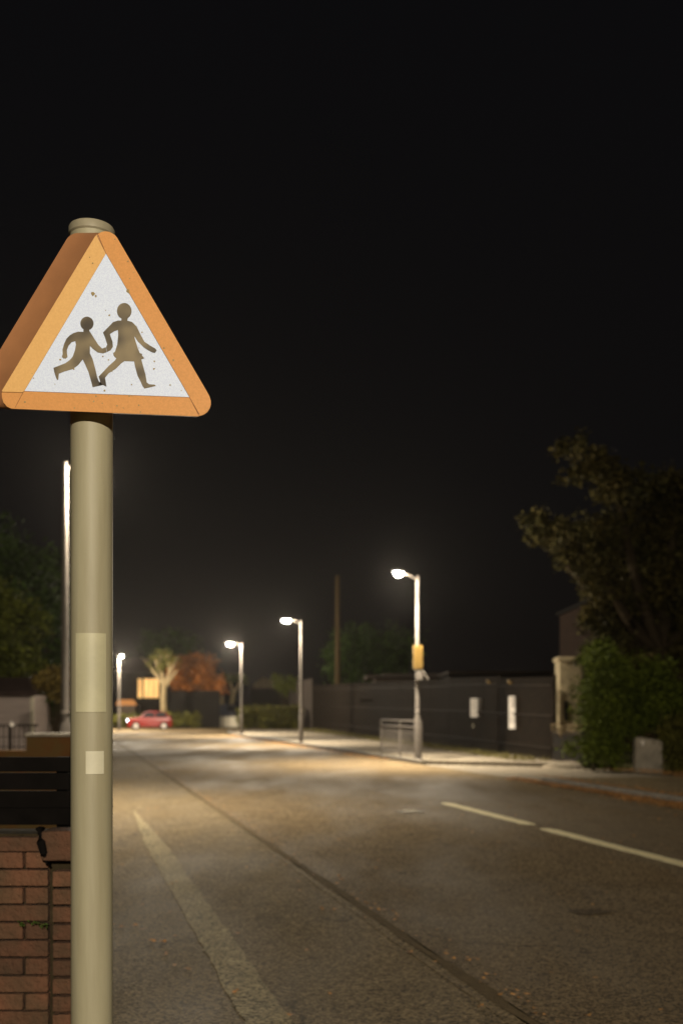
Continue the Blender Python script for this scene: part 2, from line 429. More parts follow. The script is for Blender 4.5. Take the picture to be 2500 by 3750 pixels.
for i in range(330):
    Y = 3.8 + 22 * random.random() ** 1.5; L = random.uniform(.1, 9); p = W(L, Y); pts.append((p.x, p.y, .004))
for i in range(200):
    Y = 4 + 30 * random.random() ** 1.4; L = 2.32 + random.gauss(0, .06); p = W(L, Y); pts.append((p.x, p.y, .004))
for (x, y) in ((405,3395),(445,3400),(490,3395),(1180,3335),(1215,3340),(560,3455),(600,3458),(610,3500),(1700,3040),(1730,3052),(1500,3495),(540,2965),(570,2965),(2470,2990),(2440,2975),(690,3560),(860,3640)):
    for k in range(3): p = gp(x + random.uniform(-9, 9), y + random.uniform(-4, 4)); pts.append((p.x, p.y, .004))
litter('scattered_leaves', pts, .022, LM['litter'])
tag(bpy.data.objects['scattered_leaves'], 'single fallen leaves scattered over the tarmac', 'leaves')

# ================================================================== WARNING SIGN
SY = 2.84                                             # depth of the sign's face
def sg(x, y, dy=0.0):                                 # x, y in the enlarged crop of the sign
    p = px(x * 820/1568, 760 + y * 820/1568, SY); return Vector((p.x, SY + dy, p.z))
base = Vector((px(336, HY, 2.955).x, 2.955, 0))
sign = thing('warning_sign', base, 'triangular warning sign with two running children on a pale round post', 'road sign')
PXM = 2.955 / F
ztop = CH + (HY - 864) * PXM
b = MB(); b.lathe(base, [(.0600, 0), (.0605, .6), (.0610, 1.5), (.0620, ztop)], 40)
b.build('post', M['post'], sign, smooth=True)
b = MB(); zc = ztop
b.lathe(base, [(.0625, zc-.004), (.0665, zc), (.0668, zc+.018), (.064, zc+.023), (.052, zc+.026), (.01, zc+.027)], 40)
b.build('post_cap', M['cap'], sign, smooth=True)
outer = [(660,210),(672,194),(690,180),(712,169),(735,165),(762,168),(785,178),(805,192),(820,210),
         (1450,1290),(1466,1320),(1475,1350),(1476,1378),(1468,1405),(1452,1430),(1425,1450),(1385,1462),
         (80,1408),(48,1392),(25,1365),(15,1335),(13,1305),(20,1272)]
def ctr(pts, k, c=(742, 1010)): return [(c[0] + (x-c[0])*k, c[1] + (y-c[1])*k) for x, y in pts]
sh = [sg(x, y, .003) for x, y in outer]
back = [p + Vector((-.094, .052, .022)) for p in sh]
mid_ = [p + Vector((-.004, .006, .001)) for p in sh]
MBs = MB(); nn = len(sh)
MBs.add(sh + mid_ + back, [tuple(range(nn)), tuple(range(3*nn-1, 2*nn-1, -1))] +
        [(i, nn+i, nn+(i+1) % nn, (i+1) % nn) for i in range(nn)] + [(nn+i, 2*nn+i, 2*nn+(i+1) % nn, nn+(i+1) % nn) for i in range(nn)])
MBs.build('sign_ghost_side', M['shell'], sign, smooth=True)  # made-up thick side that imitates the sign's camera-shake ghost
# white panel
wt = [(742,322),(172,1284),(1325,1327)]
b = MB(); b.extr([sg(x, y, -.0005) for x, y in wt], (0, .003, 0)); wp = b.build('white_panel', M['white'], sign)
# border strips
def strip(pts, m): b = MB(); b.extr([sg(x, y, -.0008) for x, y in pts], (0, .0032, 0)); return b.build('border_strip', m, sign)
strip([(742,320),(170,1285),(158,1293),(20,1290),(13,1305-20),(20,1272),(660,210),(672,194),(680,188)], M['or2'])
strip([(744,321),(686,184),(712,169),(735,165),(762,168),(785,178),(805,192),(820,210),(1450,1290),(1466,1320),(1475,1350),(1476,1378),(1468,1405),(1452,1430),(1425,1450),(1398,1459),(1329,1327)], M['or1'])
strip([(172,1287),(1325,1330),(1394,1460),(1385,1462),(80,1408),(48,1392),(25,1365),(15,1335),(13,1305),(14,1294),(158,1297)], M['or1'])
b = MB()
for (p, q) in (((680,196),(744,322)), ((165,1290),(106,1402)), ((1327,1328),(1394,1446))):
    dx, dy = q[0]-p[0], q[1]-p[1]; L = math.hypot(dx, dy); nx, ny = -dy/L*2.0, dx/L*2.0
    b = MB(); b.extr([sg(p[0]+nx, p[1]+ny, -.0014), sg(q[0]+nx, q[1]+ny, -.0014), sg(q[0]-nx, q[1]-ny, -.0014), sg(p[0]-nx, p[1]-ny, -.0014)], (0, .001, 0)); b.build('strip_seam', M['seam'], sign)
boy = [(586,852),(585,871),(548,870),(515,880),(490,895),(466,920),(450,955),(439,995),(440,1028),(434,1045),(445,1056),(462,1057),(474,1045),(470,1022),(469,998),(480,968),(503,942),(528,935),
       (533,960),(526,1000),(510,1045),(490,1068),(460,1090),(420,1106),(376,1123),(381,1152),(393,1190),(402,1209),(409,1203),(413,1163),(450,1148),(510,1131),(548,1103),(580,1063),(597,1098),(620,1150),(636,1205),(650,1258),(700,1247),(720,1243),(692,1216),(682,1190),(668,1130),(650,1062),(630,1020),
       (631,968),(652,990),(685,1014),(722,1021),(748,1012),(742,979),(716,988),(690,962),(664,922),(640,884),(628,866),(624,850)]
girl = [(852,776),(850,792),(825,792),(793,803),(722,876),(736,908),(752,960),(744,978),(750,1011),(775,999),(791,975),(789,940),(778,910),(770,886),(800,866),(826,857),(829,890),(822,960),(806,1010),(793,1020),(797,1038),(815,1056),(808,1070),(762,1110),(720,1155),(692,1184),(703,1220),(694,1241),(720,1241),(746,1254),(742,1225),(736,1192),(762,1160),(810,1130),(850,1090),(872,1075),(940,1077),(946,1112),(965,1180),(985,1217),(998,1248),(1012,1267),(1050,1259),(1092,1249),(1084,1241),(1046,1238),(1028,1225),(1020,1172),(1006,1122),(990,1064),(1010,1056),(1003,1044),(996,1040),(995,1025),(980,1020),(966,985),(946,925),(940,898),(966,937),(1010,981),(1045,1003),(1072,1016),(1086,1017),(1097,1001),(1088,988),(1050,966),(1012,940),(985,890),(957,832),(925,802),(892,792),(895,776)]
def ell(cx, cy, rx, ry, n=28): return [(cx + rx*math.cos(2*math.pi*k/n), cy + ry*math.sin(2*math.pi*k/n)) for k in range(n)]
for body, hd, nm in ((boy, ell(610, 812, 46, 47), 'boy'), (girl, ell(871, 725, 51, 56), 'girl')):
    b = MB(); b.extr([sg(x, y, -.0022) for x, y in body], (0, .0012, 0)); b.extr([sg(x, y, -.0025) for x, y in hd], (0, .0014, 0))
    tag(b.build('child_figure', M['figure'], sign), 'running boy figure' if nm == 'boy' else 'taller running girl figure in a skirt')
b = MB()
for (x, y, s) in ((650,603,17),(672,620,9),(767,754,8),(740,720,4),(895,583,15),(902,595,9),(995,873,6),(422,1065,8),(721,1043,6),(760,1067,6),(516,1130,8),(1081,1077,6),(1078,1130,8),(922,1240,6),(1192,1243,6),(1214,1070,9),(1148,984,7),
                  (386,1237,4),(733,1283,8),(234,1195,6),(226,1163,4),(672,1322,7),(657,1358,8),(716,1370,5),(820,1388,7),(972,1385,6),(905,1320,7),(925,1320,5),(175,1362,8),(523,1404,6),(628,1348,4),(650,390,7),(628,348,5),(805,222,6),(897,376,7),(908,497,4),(935,452,4),(985,1432,6),(865,1404,4),(1270,1282,4),(760,1318,4),(785,1148,4),(975,983,4)):
    pts = [(x + s*random.uniform(.55, 1.1)*math.cos(k*6.283/8), y + s*random.uniform(.55, 1.1)*math.sin(k*6.283/8)) for k in range(8)]
    b = MB(); b.extr([sg(u, v, -.0018) for u, v in pts], (0, .0008, 0)); b.build('dirt_spot', M['rust'], sign)
# clamp that holds the plate
for yy in (1000, 1330): b = MB(); b.box(px(345, yy, 2.925), (.16, .03, .035)); b.build('clamp', M['galv'], sign)
def wrap(x0, x1, y0, y1, m, name, r=.0624):
    b = MB(); n = 14; vs = []
    cxp = 336.0; z0 = CH - (y1 - HY) * (2.93/F); z1 = CH - (y0 - HY) * (2.93/F)
    for i in range(n + 1):
        x = x0 + (x1 - x0) * i / n; u = max(-1, min(1, (x - cxp) * PXM / r)); a = math.asin(u)
        for z in (z0, z1):
            vs.append((base.x + r*math.sin(a), base.y - r*math.cos(a), z))
    b.add(vs, [(2*i, 2*i+2, 2*i+3, 2*i+1) for i in range(n)])
    o = b.build(name, m, sign); s = o.modifiers.new('s', 'SOLIDIFY'); s.thickness = .0012; return o
tag(wrap(296, 398, 2322, 2608, M['sticker'], 'sticker'), 'tall pale sticker')
tag(wrap(334, 392, 2750, 2833, M['sticker2'], 'sticker'), 'small white sticker')

# ================================================================== STREET LAMPS
LC = (1.0, .88, .69)
def lamp(x, Y, h=5.3, arm=(-.42, -.06), power=2500, glow=1100, label='', spot=True, pr=.055, world=None, zbase=.1):
    p = world if world is not None else Vector(((x - CX)/F*Y, Y, 0)); p = Vector((p[0], p[1], 0))
    t = thing('street_lamp', p, label, 'street lamp', 'street lamps along the road')
    b = MB(); b.lathe(p, [(pr*1.55, 0), (pr*1.55, 1.25), (pr*1.05, 1.34), (pr*.95, 2.6), (pr*.72, h-.02), (pr*.3, h)], 14)
    b.build('pole', M['galv'], t, smooth=True)
    b = MB(); b.lathe(p, [(pr*1.12, 1.44), (pr*1.12, 1.50)], 14); b.build('band', M['rim'], t)
    a = Vector((arm[0], arm[1], 0)); d = a.normalized()
    b = MB(); b.tube([p + Vector((0, 0, h-.14)), p + a*.5 + Vector((0, 0, h-.05)), p + a + Vector((0, 0, h-.02))], .022, 8)
    b.build('arm', M['galv'], t, smooth=True)
    c = p + a*1.15 + d*.12 + Vector((0, 0, h - .0)); rz = math.atan2(d.y, d.x)
    b = MB(); hd = []
    for (u, wd, zt) in ((-.26, .05, .03), (-.12, .085, .055), (.12, .11, .065), (.26, .07, .035)):
        hd.append([Vector((u, -wd, -.02)), Vector((u, wd, -.02)), Vector((u, wd*.8, zt)), Vector((u, -wd*.8, zt))])
    vs = [q for r_ in hd for q in r_]; fs = [(3,2,1,0), (12,13,14,15)]
    for i in range(3):
        for k in range(4): fs.append((4*i+k, 4*i+(k+1) % 4, 4*i+4+(k+1) % 4, 4*i+4+k))
    m = Matrix.Translation(c) @ Matrix.Rotation(rz, 4, 'Z')
    b.add([m @ v for v in vs], fs); hdo = b.build('lamp_head', M['lampgrey'], t, bevel=.006)
    b = MB(); n = 12; vs = []
    for (rr, zz) in ((1, -.022), (.92, -.07), (.6, -.105), (.15, -.12)):
        for k in range(n): vs.append(m @ Vector((.02 + .17*rr*math.cos(2*math.pi*k/n), .085*rr*math.sin(2*math.pi*k/n), zz)))
    fs = [(i*n+k, i*n+(k+1) % n, (i+1)*n+(k+1) % n, (i+1)*n+k) for i in range(3) for k in range(n)] + [tuple(range(3*n, 4*n))]
    b.add(vs, fs); ln = b.build('lens', M['lens'], hdo, smooth=True); ln.location = (0, 0, 0); 
    for nm, ty, en in (('lamp_light', 'SPOT', power), ('lamp_glow', 'POINT', glow)):
        if not en: continue
        li = bpy.data.lights.new(nm, ty); li.energy = en; li.color = LC; li.shadow_soft_size = .05
        if ty == 'SPOT': li.spot_size = R(124); li.spot_blend = 1.0
        lo = bpy.data.objects.new(nm, li); COL.objects.link(lo); lo.parent = t; lo.location = c - p + Vector((0, 0, -.17))
    return t
lamp(1528, 28.07, label='nearest lit street lamp on the right with a yellow plate on its pole', arm=(-.42, -.5), power=6000, pr=.058)
lamp(1102, 42, label='second lit street lamp on the right, between the nearest one and the palms', power=5800)
lamp(884, 56.8, label='farthest lit street lamp on the right kerb, above the white garden wall', glow=4800, power=3600)
lamp(436, 70, label='small distant lit street lamp just right of the sign post', glow=4600, power=3000, arm=(.2, -.4))
lamp(238, 15.2, label='tall near street lamp partly hidden behind the sign post', power=2200, glow=900, arm=(.25, .04), pr=.06)
# the next lamp of the row stands behind the photographer and lights the sign and the near road
lamp(0, 0, world=(2.0, -11.0), label='street lamp behind the camera that lights the sign', power=0, glow=8300, arm=(.3, .3))

lamp(330, 75, label='added street lamp, unseen behind the round sign post, lighting the far end', power=900, glow=5200, arm=(.2, -.3))  # added lamp, kept out of sight, brightens the far end of the road
# yellow louvred plate on the nearest right lamp
t = thing('yellow_plate', px(1532, 2455, 27.9), 'narrow ribbed yellow plate fixed to the pole of the nearest right lamp', 'sign')
b = MB(); c = px(1530, 2408, 27.93); b.box(c, (.26, .05, .66)); b.build('back_plate', M['yellow'], t)
b = MB()
for i in range(9): b.box((c.x, c.y - .035, c.z + (i-4)*.07), (.25, .02, .035))
b.build('rib', M['yellow'], t)
t = thing('pole_bracket', px(1550, 2470, 27.9), 'small grey metal bracket below the yellow plate on the lamp pole', 'bracket')
b = MB(); b.box(px(1534, 2472, 27.94), (.18, .08, .26)); b.build('box_housing', M['galv'], t)
b = MB(); b.tube([px(1545, 2455, 27.9), px(1566, 2490, 27.9)], .03, 8); b.build('strut', M['galv'], t)

# ================================================================== BRICK WALL, FRONT LEFT
WY = 4.2
wall = thing('brick_wall', (px(100, HY, WY).x, WY, 0), 'red brick garden wall in the lower left corner with dark joints', 'wall')
x1 = px(268, HY, WY).x; xs = px(186, HY, WY).x; x0 = -2.9
bm_, mo = MB(), MB()
mo.box(((x0 + x1)/2, WY + .145, .485), (x1 - x0 - .02, .19, .97)); mo.build('mortar', M['mortar'], wall)
z = .0; row = 0
while z < .83:
    hz = .065
    x = xs - .012 - (.06 if row % 2 else .17)
    first = True; xr = xs - .012
    while xr > x0:
        bl = .215 if not (first and row % 2) else .1025
        bm_.box((xr - bl/2, WY + .06 + random.uniform(-.003, .003), z + hz/2 + .005), (bl - .008, .1, hz + .002)); xr -= bl + .004; first = False
    z += .075; row += 1
b = MB()
while xr < 0 and False: pass
xr = xs - .012
k = 0
while xr > x0:                                         # top course of the main face: bricks laid on edge
    b.box((xr - .107, WY + .06, .93), (.205, .11, .06)); xr -= .219; k += 1
for v in (bm_, ): v.build('bricks', M['brick'], wall, bevel=.005)
b.build('coping', M['brick'], wall, bevel=.005)
b = MB(); z = 0
while z < .82:
    b.box(((xs + x1)/2 + .006, WY + .03 + random.uniform(-.002, .002), z + .036), (x1 - xs - .012, .1, .064)); z += .0752
b.build('end_pier', M['brick'], wall, bevel=.005)
b = MB(); b.box(((px(165, HY, WY).x + px(285, HY, WY).x)/2, WY + .015, .932), (px(285, HY, WY).x - px(165, HY, WY).x, .15, .125)); b.build('pier_cap', M['brick'], wall, bevel=.01)
# black boards on the wall
t = thing('fence_panel', (-2, 4.42, 0), 'black horizontal board panel standing on the brick wall at the left edge', 'fence panel')
xe = px(256, HY, 4.4).x
zb = [1.0, 1.075, 1.155, 1.235]
for i, zz in enumerate(zb):
    h = .078 if i < 3 else .068
    b = MB(); b.box(((-3.2 + xe)/2, 4.4 + .004*(i % 2), zz + h/2 - .01), (xe + 3.2, .03, h - .004)); b.build('board', M['black'], t, bevel=.003)
for q in (.04, .9): b = MB(); b.box((xe - q, 4.445, .65), (.05, .05, 1.28)); b.build('upright', M['black'], t)
b = MB(); pts = [px(148, 3035, 4.17), px(150, 3085, 4.14), px(160, 3125, 4.14), px(176, 3160, 4.16), px(184, 3172, 4.18)]
b.tube(pts, [.021, .019, .016, .012, .006], 8); b.build('bracket', M['black'], t, smooth=True)
# weed in the wall
o = leaves('wall_weed', LM['deep'], [((px(108, 3386, 4.14).x, 4.14, px(108, 3386, 4.14).z), (.05, .012, .007)), ((px(150, 3388, 4.14).x, 4.14, px(150, 3388, 4.14).z), (.03, .012, .010))], 50, .007)
tag(o, 'small green moss tuft growing from a joint of the brick wall', 'plant')

# ================================================================== LEFT MIDDLE DISTANCE
def wallbox(mb, x0, x1, ytop, Y, zb=0, d=.25):
    a = px(x0, ytop, Y); c = px(x1, ytop, Y); mb.box(((a.x + c.x)/2, Y + d/2, (a.z + zb)/2), (c.x - a.x, d, a.z - zb)); return mb
t = thing('garden_wall', (px(180, HY, 11.5).x, 11.5, 0), 'low mossy brick wall with a pale coping behind the black boards', 'wall')
b = wallbox(MB(), 96, 262, 2696, 11.5); b.build('brickwork', M['olive'], t)
a = px(92, 2690, 11.46); c = px(268, 2690, 11.46); b = MB(); b.box(((a.x+c.x)/2, 11.6, a.z - .006), (c.x - a.x, .34, .035)); b.build('coping', M['stone'], t, bevel=.005)
b = MB(); c = px(2, 2690, 11.46); a = px(-160, 2690, 11.46); wb = wallbox(MB(), -160, 96, 2750, 11.6); wb.build('base_course', M['olive'], t)
t = thing('mesh_fence', (px(30, HY, 12).x, 12, 0), 'dark wire mesh fence in front of the pale shed', 'fence')
b = MB()
for x in range(-120, 140, 19): b.tube([px(x, 2762, 12), px(x, 2655, 12)], .004, 5)
for y in (2662, 2700, 2735): b.tube([px(-130, y, 12), px(140, y, 12)], .004, 5)
b.build('wire', M['dark'], t)
b = MB()
for x in (38, -90): b.tube([Vector((px(x, HY, 12).x, 12, 0)), px(x, 2650, 12)], .014, 8)
b.tube([px(-130, 2655, 12), px(140, 2655, 12)], .008, 6); b.build('post', M['dark'], t)
b = MB(); b.box(px(43, 2655, 11.97), (.05, .015, .045), M=Matrix.Rotation(R(40), 4, 'Y')); b.build('tag_plate', M['paper'], t)
# shed
Y = 27
t = thing('shed', (px(60, HY, Y).x, Y, 0), 'pale clad shed with a dark flat roof at the left edge', 'shed')
b = MB(); xa, xb = px(-420, 0, Y).x, px(118, 0, Y).x; zt = px(0, 2546, Y).z
nb = 12
for i in range(nb):
    z0 = zt * i / nb; b.add([(xa, Y, z0), (xb, Y, z0), (xb, Y + .03, z0 + zt/nb), (xa, Y + .03, z0 + zt/nb)], [(0,1,2,3)])
b.box(((xa+xb)/2, Y + 1.6, zt/2), (xb - xa - .02, 3.1, zt)); b.build('cladding', M['clad'], t)
b = MB(); b.box((xb, Y, zt/2), (.09, .09, zt)); b.build('corner_trim', M['render'], t)
zr = px(0, 2491, Y + 1).z
b = MB(); b.extr([(xa, Y-.15, zt+.02), (xb+.12, Y-.15, zt+.02), (xb+.12, Y+1.2, zr), (xa, Y+1.2, zr)], (0, 0, .08)); b.box(((xa+xb)/2 + .05, Y-.17, zt+.02), (xb-xa+.2, .05, .10)); b.build('roof', M['roof'], t)
# ------------------------------------------------------------------ cars
def car(name, loc, rz, paint, label, cover=None, L=3.9, Wd=1.68, H=1.46, lit=False):
    t = thing(name, loc, label, 'car'); c = Vector(loc); m = Matrix.Translation(c) @ Matrix.Rotation(rz, 4, 'Z')
    def P(x, y, z): return m @ Vector((x*L, y*Wd/2, z*H))
    prof = [(-.5,.16),(-.5,.42),(-.485,.56),(-.44,.62),(-.2,.655),(.46,.66),(.49,.60),(.5,.40),(.5,.16)]
    b = MB(); A_ = []
    rows = [(-1, .94), (-.94, 1), (.94, 1), (1, .94)]
    vs = []
    for (yy, k) in rows:
        for (x, z) in prof: vs.append(P(x*(k if abs(yy) == 1 else 1), yy, z if abs(yy) != 1 else .16 + (z-.16)*.97))
    n = len(prof); fs = [tuple(range(n))[::-1], tuple(range(3*n, 4*n))]
    for r_ in range(3):
        for i in range(n): fs.append((r_*n+i, r_*n+(i+1) % n, (r_+1)*n+(i+1) % n, (r_+1)*n+i))
    b.add(vs, fs); b.build('body', paint, t, smooth=True, bevel=.03)
    b = MB(); lo_ = [(-.24,.655),(-.08,.97),(0,1.0),(.24,.985),(.36,.93),(.47,.655)]
    vs = []
    for (yy, k) in ((-.93, 0), (-.78, 1), (.78, 1), (.93, 0)):
        for (x, z) in lo_: vs.append(P(x, yy if k == 0 and z < .7 else (yy if abs(yy) < .8 else yy*.86), z if z < .7 or k else z - .02))
    n = len(lo_); fs = [tuple(range(n))[::-1], tuple(range(3*n, 4*n))]
    for r_ in range(3):
        for i in range(n): fs.append((r_*n+i, r_*n+(i+1) % n, (r_+1)*n+(i+1) % n, (r_+1)*n+i))
    b.add(vs, fs); b.build('cabin', paint, t, smooth=True)
    g = cover or M['glass']  # cover gives panes with a reflection put into their colour
    for s in (-1, 1):
        for (u0, u1, v0, v1) in ((-.19, .10, -.075, .10), (.125, .40, .125, .33)):
            b = MB(); b.extr([P(u0, s*.935, .68), P(u1, s*.935, .68), P(v1, s*.825, .94), P(v0, s*.825, .94)], (m.to_3x3() @ Vector((0, s*.012, 0)))); b.build('side_window', g, t)
    b = MB(); b.extr([P(-.245, -.78, .68), P(-.245, .78, .68), P(-.10, .66, .95), P(-.10, -.66, .95)], m.to_3x3() @ Vector((-.02, 0, .012))); b.build('windscreen', g, t)
    b = MB(); b.extr([P(.472, -.76, .69), P(.472, .76, .69), P(.378, .66, .92), P(.378, -.66, .92)], m.to_3x3() @ Vector((.02, 0, .01))); b.build('rear_window', g, t)
    for sx in (-.31, .31):
        for s in (-1, 1):
            b = MB(); a = P(sx, s*.80, 0); a.z = c.z + .30; q = P(sx, s*1.01, 0); q.z = c.z + .30
            b.tube([a, q], .30, 20); wv = b.build('wheel', M['tyre'], t)
            b = MB(); q2 = P(sx, s*1.03, 0); q2.z = c.z + .30; b.tube([q, q2], .19, 14); r_ = b.build('rim', M['rim'], wv); r_.location = (0, 0, 0)
    for s in (-1, 1):
        b = MB(); b.box(P(-.492, s*.70, .50), (.06, .26, .13), rz); b.build('headlight', (emis('headlight_glow', (.85, .9, 1), 25) if lit and s == lit else M['rim']), t)
        b = MB(); b.box(P(.492, s*.76, .52), (.05, .2, .16), rz); b.build('tail_light', M['redpaint'], t)
    b = MB(); b.box(P(-.498, 0, .28), (.05, 1.0, .14), rz); b.build('grille', M['dark2'], t)
    return t
c = gp(548, 2673); car('parked_car', (c.x, c.y, 0), R(12), M['redpaint'], 'red hatchback parked side on at the far end of the road', lit=-1, L=3.3, H=1.4)
car('parked_car', (px(190, HY, 36).x, 36, 0), R(-8), M['darkpaint'], 'dark car with pale reflections painted on its windows beyond the low wall on the left', cover=M['paleglass'], L=3.7, H=1.52)

# ================================================================== TREES AND SHRUBS, LEFT
def tree(name, x, Y, trunk_h, r, lumps, count, size, lm, label, cat='tree', bark='darkbark', tips=None, group=None, lean=0):
    p = Vector(((x - CX)/F*Y, Y, 0)); t = thing(name, p, label, cat, group)
    top = p + Vector((lean, 0, trunk_h)); b = MB()
    if tips is None: tips = [Vector(l[0]) for l in lumps[:7]]
    limbs(b, p, top, r, tips); b.build('trunk', M[bark], t, smooth=True)
    leaves('crown', lm, lumps, count, size, t)
    return t
lp = lump_px
tree('leafy_tree', 20, 30, 2.4, .2, [lp(-60, 2330, 30, 110, 90, 1.4), lp(30, 2400, 29, 80, 75, 1.0), lp(-20, 2240, 30, 120, 110, 1.4), lp(60, 2290, 31, 100, 80, 1.2), lp(110, 2440, 30.5, 70, 45, .8), lp(-30, 2440, 29, 90, 55, .8)], 9000, .085, LM['bright'],
     'yellow green leafy tree above the pale shed at the left edge')
tree('dark_tree', 150, 36, 3, .25, [lp(120, 2150, 36, 160, 120, 2), lp(30, 2080, 37, 130, 130, 2), lp(200, 2300, 36, 110, 110, 1.6), lp(240, 2420, 37, 80, 90, 1.4), lp(120, 2380, 38, 130, 120, 1.6), lp(-80, 2180, 38, 140, 160, 2)], 9000, .11, LM['deep'],
     'tall dark green tree behind the tall near street lamp')
tree('ochre_shrub', 205, 24, .8, .07, [lp(200, 2490, 24, 50, 38, .5), lp(170, 2505, 24, 38, 26, .4), lp(240, 2530, 24, 45, 45, .5), lp(225, 2470, 24, 45, 30, .5)], 2600, .055, LM['ochre'],
     'ochre leaved shrub between the shed and the sign post', 'shrub')
tree('dark_shrub', 200, 28, .8, .07, [lp(185, 2560, 29, 70, 40, .6), lp(245, 2590, 29, 60, 50, .6), lp(240, 2640, 29, 50, 40, .6)], 2600, .06, LM['deep'],
     'dark green shrub under the ochre leaves beside the shed', 'shrub')

# ================================================================== FAR END
# house with the lit window
Y = 96
t = thing('house', (px(545, HY, Y).x, Y + 3, 0), 'dark house at the end of the road with one warm lit curtained window', 'house')
b = MB(); xa, xb = px(425, 0, Y).x, px(760, 0, Y).x; zt = px(0, 2462, Y).z
wx0, wx1, wz0, wz1 = px(502, 0, Y).x, px(584, 0, Y).x, px(0, 2558, Y).z, px(0, 2484, Y).z
b.box(((xa+wx0)/2, Y+.15, zt/2), (wx0-xa, .3, zt)); b.box(((xb+wx1)/2, Y+.15, zt/2), (xb-wx1, .3, zt))
b.box(((wx0+wx1)/2, Y+.15, wz0/2), (wx1-wx0, .3, wz0)); b.box(((wx0+wx1)/2, Y+.15, (wz1+zt)/2), (wx1-wx0, .3, zt-wz1))
b.build('wall', M['dark'], t)
b = MB(); b.extr([(xa-.3, Y-.3, zt), (xa-.3, Y+6.8, zt), (xa-.3, Y+3.2, zt+1.6)], (xb-xa+.6, 0, 0)); b.build('roof', M['roof'], t)
wmat = bpy.data.materials.new('lit_curtain'); wmat.use_nodes = True
n = wmat.node_tree.nodes; l = wmat.node_tree.links; bs = n['Principled BSDF']; tcx = n.new('ShaderNodeTexCoord'); mp = n.new('ShaderNodeMapping'); mp.inputs['Scale'].default_value = (2.6, 1, .18)
nz = n.new('ShaderNodeTexNoise'); nz.inputs['Scale'].default_value = 1.6; nz.inputs['Detail'].default_value = 3
rr = n.new('ShaderNodeValToRGB'); rr.color_ramp.elements[0].position = .3; rr.color_ramp.elements[0].color = (.20, .09, .028, 1); rr.color_ramp.elements[1].position = .72; rr.color_ramp.elements[1].color = (.85, .50, .16, 1)
l.new(tcx.outputs['Object'], mp.inputs[0]); l.new(mp.outputs[0], nz.inputs['Vector']); l.new(nz.outputs['Fac'], rr.inputs[0]); l.new(rr.outputs[0], bs.inputs['Emission Color']); bs.inputs['Emission Strength'].default_value = 1.9
bs.inputs['Base Color'].default_value = (.3, .2, .1, 1)
wn = MB(); fr = .09
wn.box(((wx0+wx1)/2, Y+.0, wz0), (wx1-wx0+.2, .2, .1)); wn.box(((wx0+wx1)/2, Y+.0, wz1), (wx1-wx0+.2, .2, .1)); wn.box((wx0, Y, (wz0+wz1)/2), (.09, .2, wz1-wz0-.12)); wn.box((wx1, Y, (wz0+wz1)/2), (.09, .2, wz1-wz0-.12))
wn.box((wx0 + (wx1-wx0)*.27, Y, (wz0+wz1)/2), (.09, .12, wz1-wz0-.12)); wo = wn.build('window', M['dark2'], t)
b = MB(); nfold = 15
for i in range(nfold):                                # curtain with soft folds and a scalloped hem
    u0 = wx0 + (wx1-wx0)*i/nfold; u1 = wx0 + (wx1-wx0)*(i+1)/nfold; um = (u0+u1)/2
    b.add([(u0, Y+.20, wz0+.02), (um, Y+.14, wz0+.02), (u1, Y+.20, wz0+.02), (u1, Y+.20, wz1), (um, Y+.14, wz1), (u0, Y+.20, wz1)], [(0,1,4,5), (1,2,3,4)])
cu = b.build('curtain', wmat, wo); cu.location = (0, 0, 0)
# porch with an orange roof
Y = 84
t = thing('porch', (px(462, HY, Y).x, Y, 0), 'small grey outbuilding with an orange lit roof left of the red car', 'outbuilding')
xa, xb = px(430, 0, Y).x, px(494, 0, Y).x; z1 = px(0, 2583, Y).z; z2 = px(0, 2565, Y).z
b = MB(); b.box(((xa+xb)/2, Y+1, z1/2), (xb-xa, 2, z1)); b.build('wall', M['drygrey'], t)
b = MB(); b.extr([(xa-.1, Y-.1, z1), (xb+.15, Y-.1, z1), (xb-.25, Y+.6, z2), (xa-.1, Y+.6, z2)], (0, .02, .07)); b.build('roof', M['orangeroof'], t)
def hedge(name, x0, x1, y0, y1, Y, lm, n, size, label, d=.7, nl=8):
    t = thing(name, (px((x0+x1)/2, HY, Y).x, Y, 0), label, 'hedge')
    ls = []
    for i in range(nl):
        x = x0 + (x1-x0)*(i+.5)/nl
        for yy in (y0 + (y1-y0)*.28, y0 + (y1-y0)*.72):
            ls.append(lp(x, yy + random.uniform(-4, 4), Y + random.uniform(-.2, .2), (x1-x0)/nl*.62, (y1-y0)*.3, d))
    leaves('foliage', lm, ls, n, size, t, shell=.35)
    a = px(x0, y0, Y); c = px(x1, y0, Y)
    for i in range(nl):
        b = MB(); xx = a.x + (c.x-a.x)*(i+.5)/nl; b.tube([(xx, Y+.1, 0), (xx+.1, Y+.1, a.z*.6)], .04, 6); b.build('stem', M['darkbark'], t)
    return t
hedge('low_hedge', 405, 730, 2618, 2662, 80, LM['olive'], 5000, .12, 'low clipped olive hedge behind the red car', nl=10)
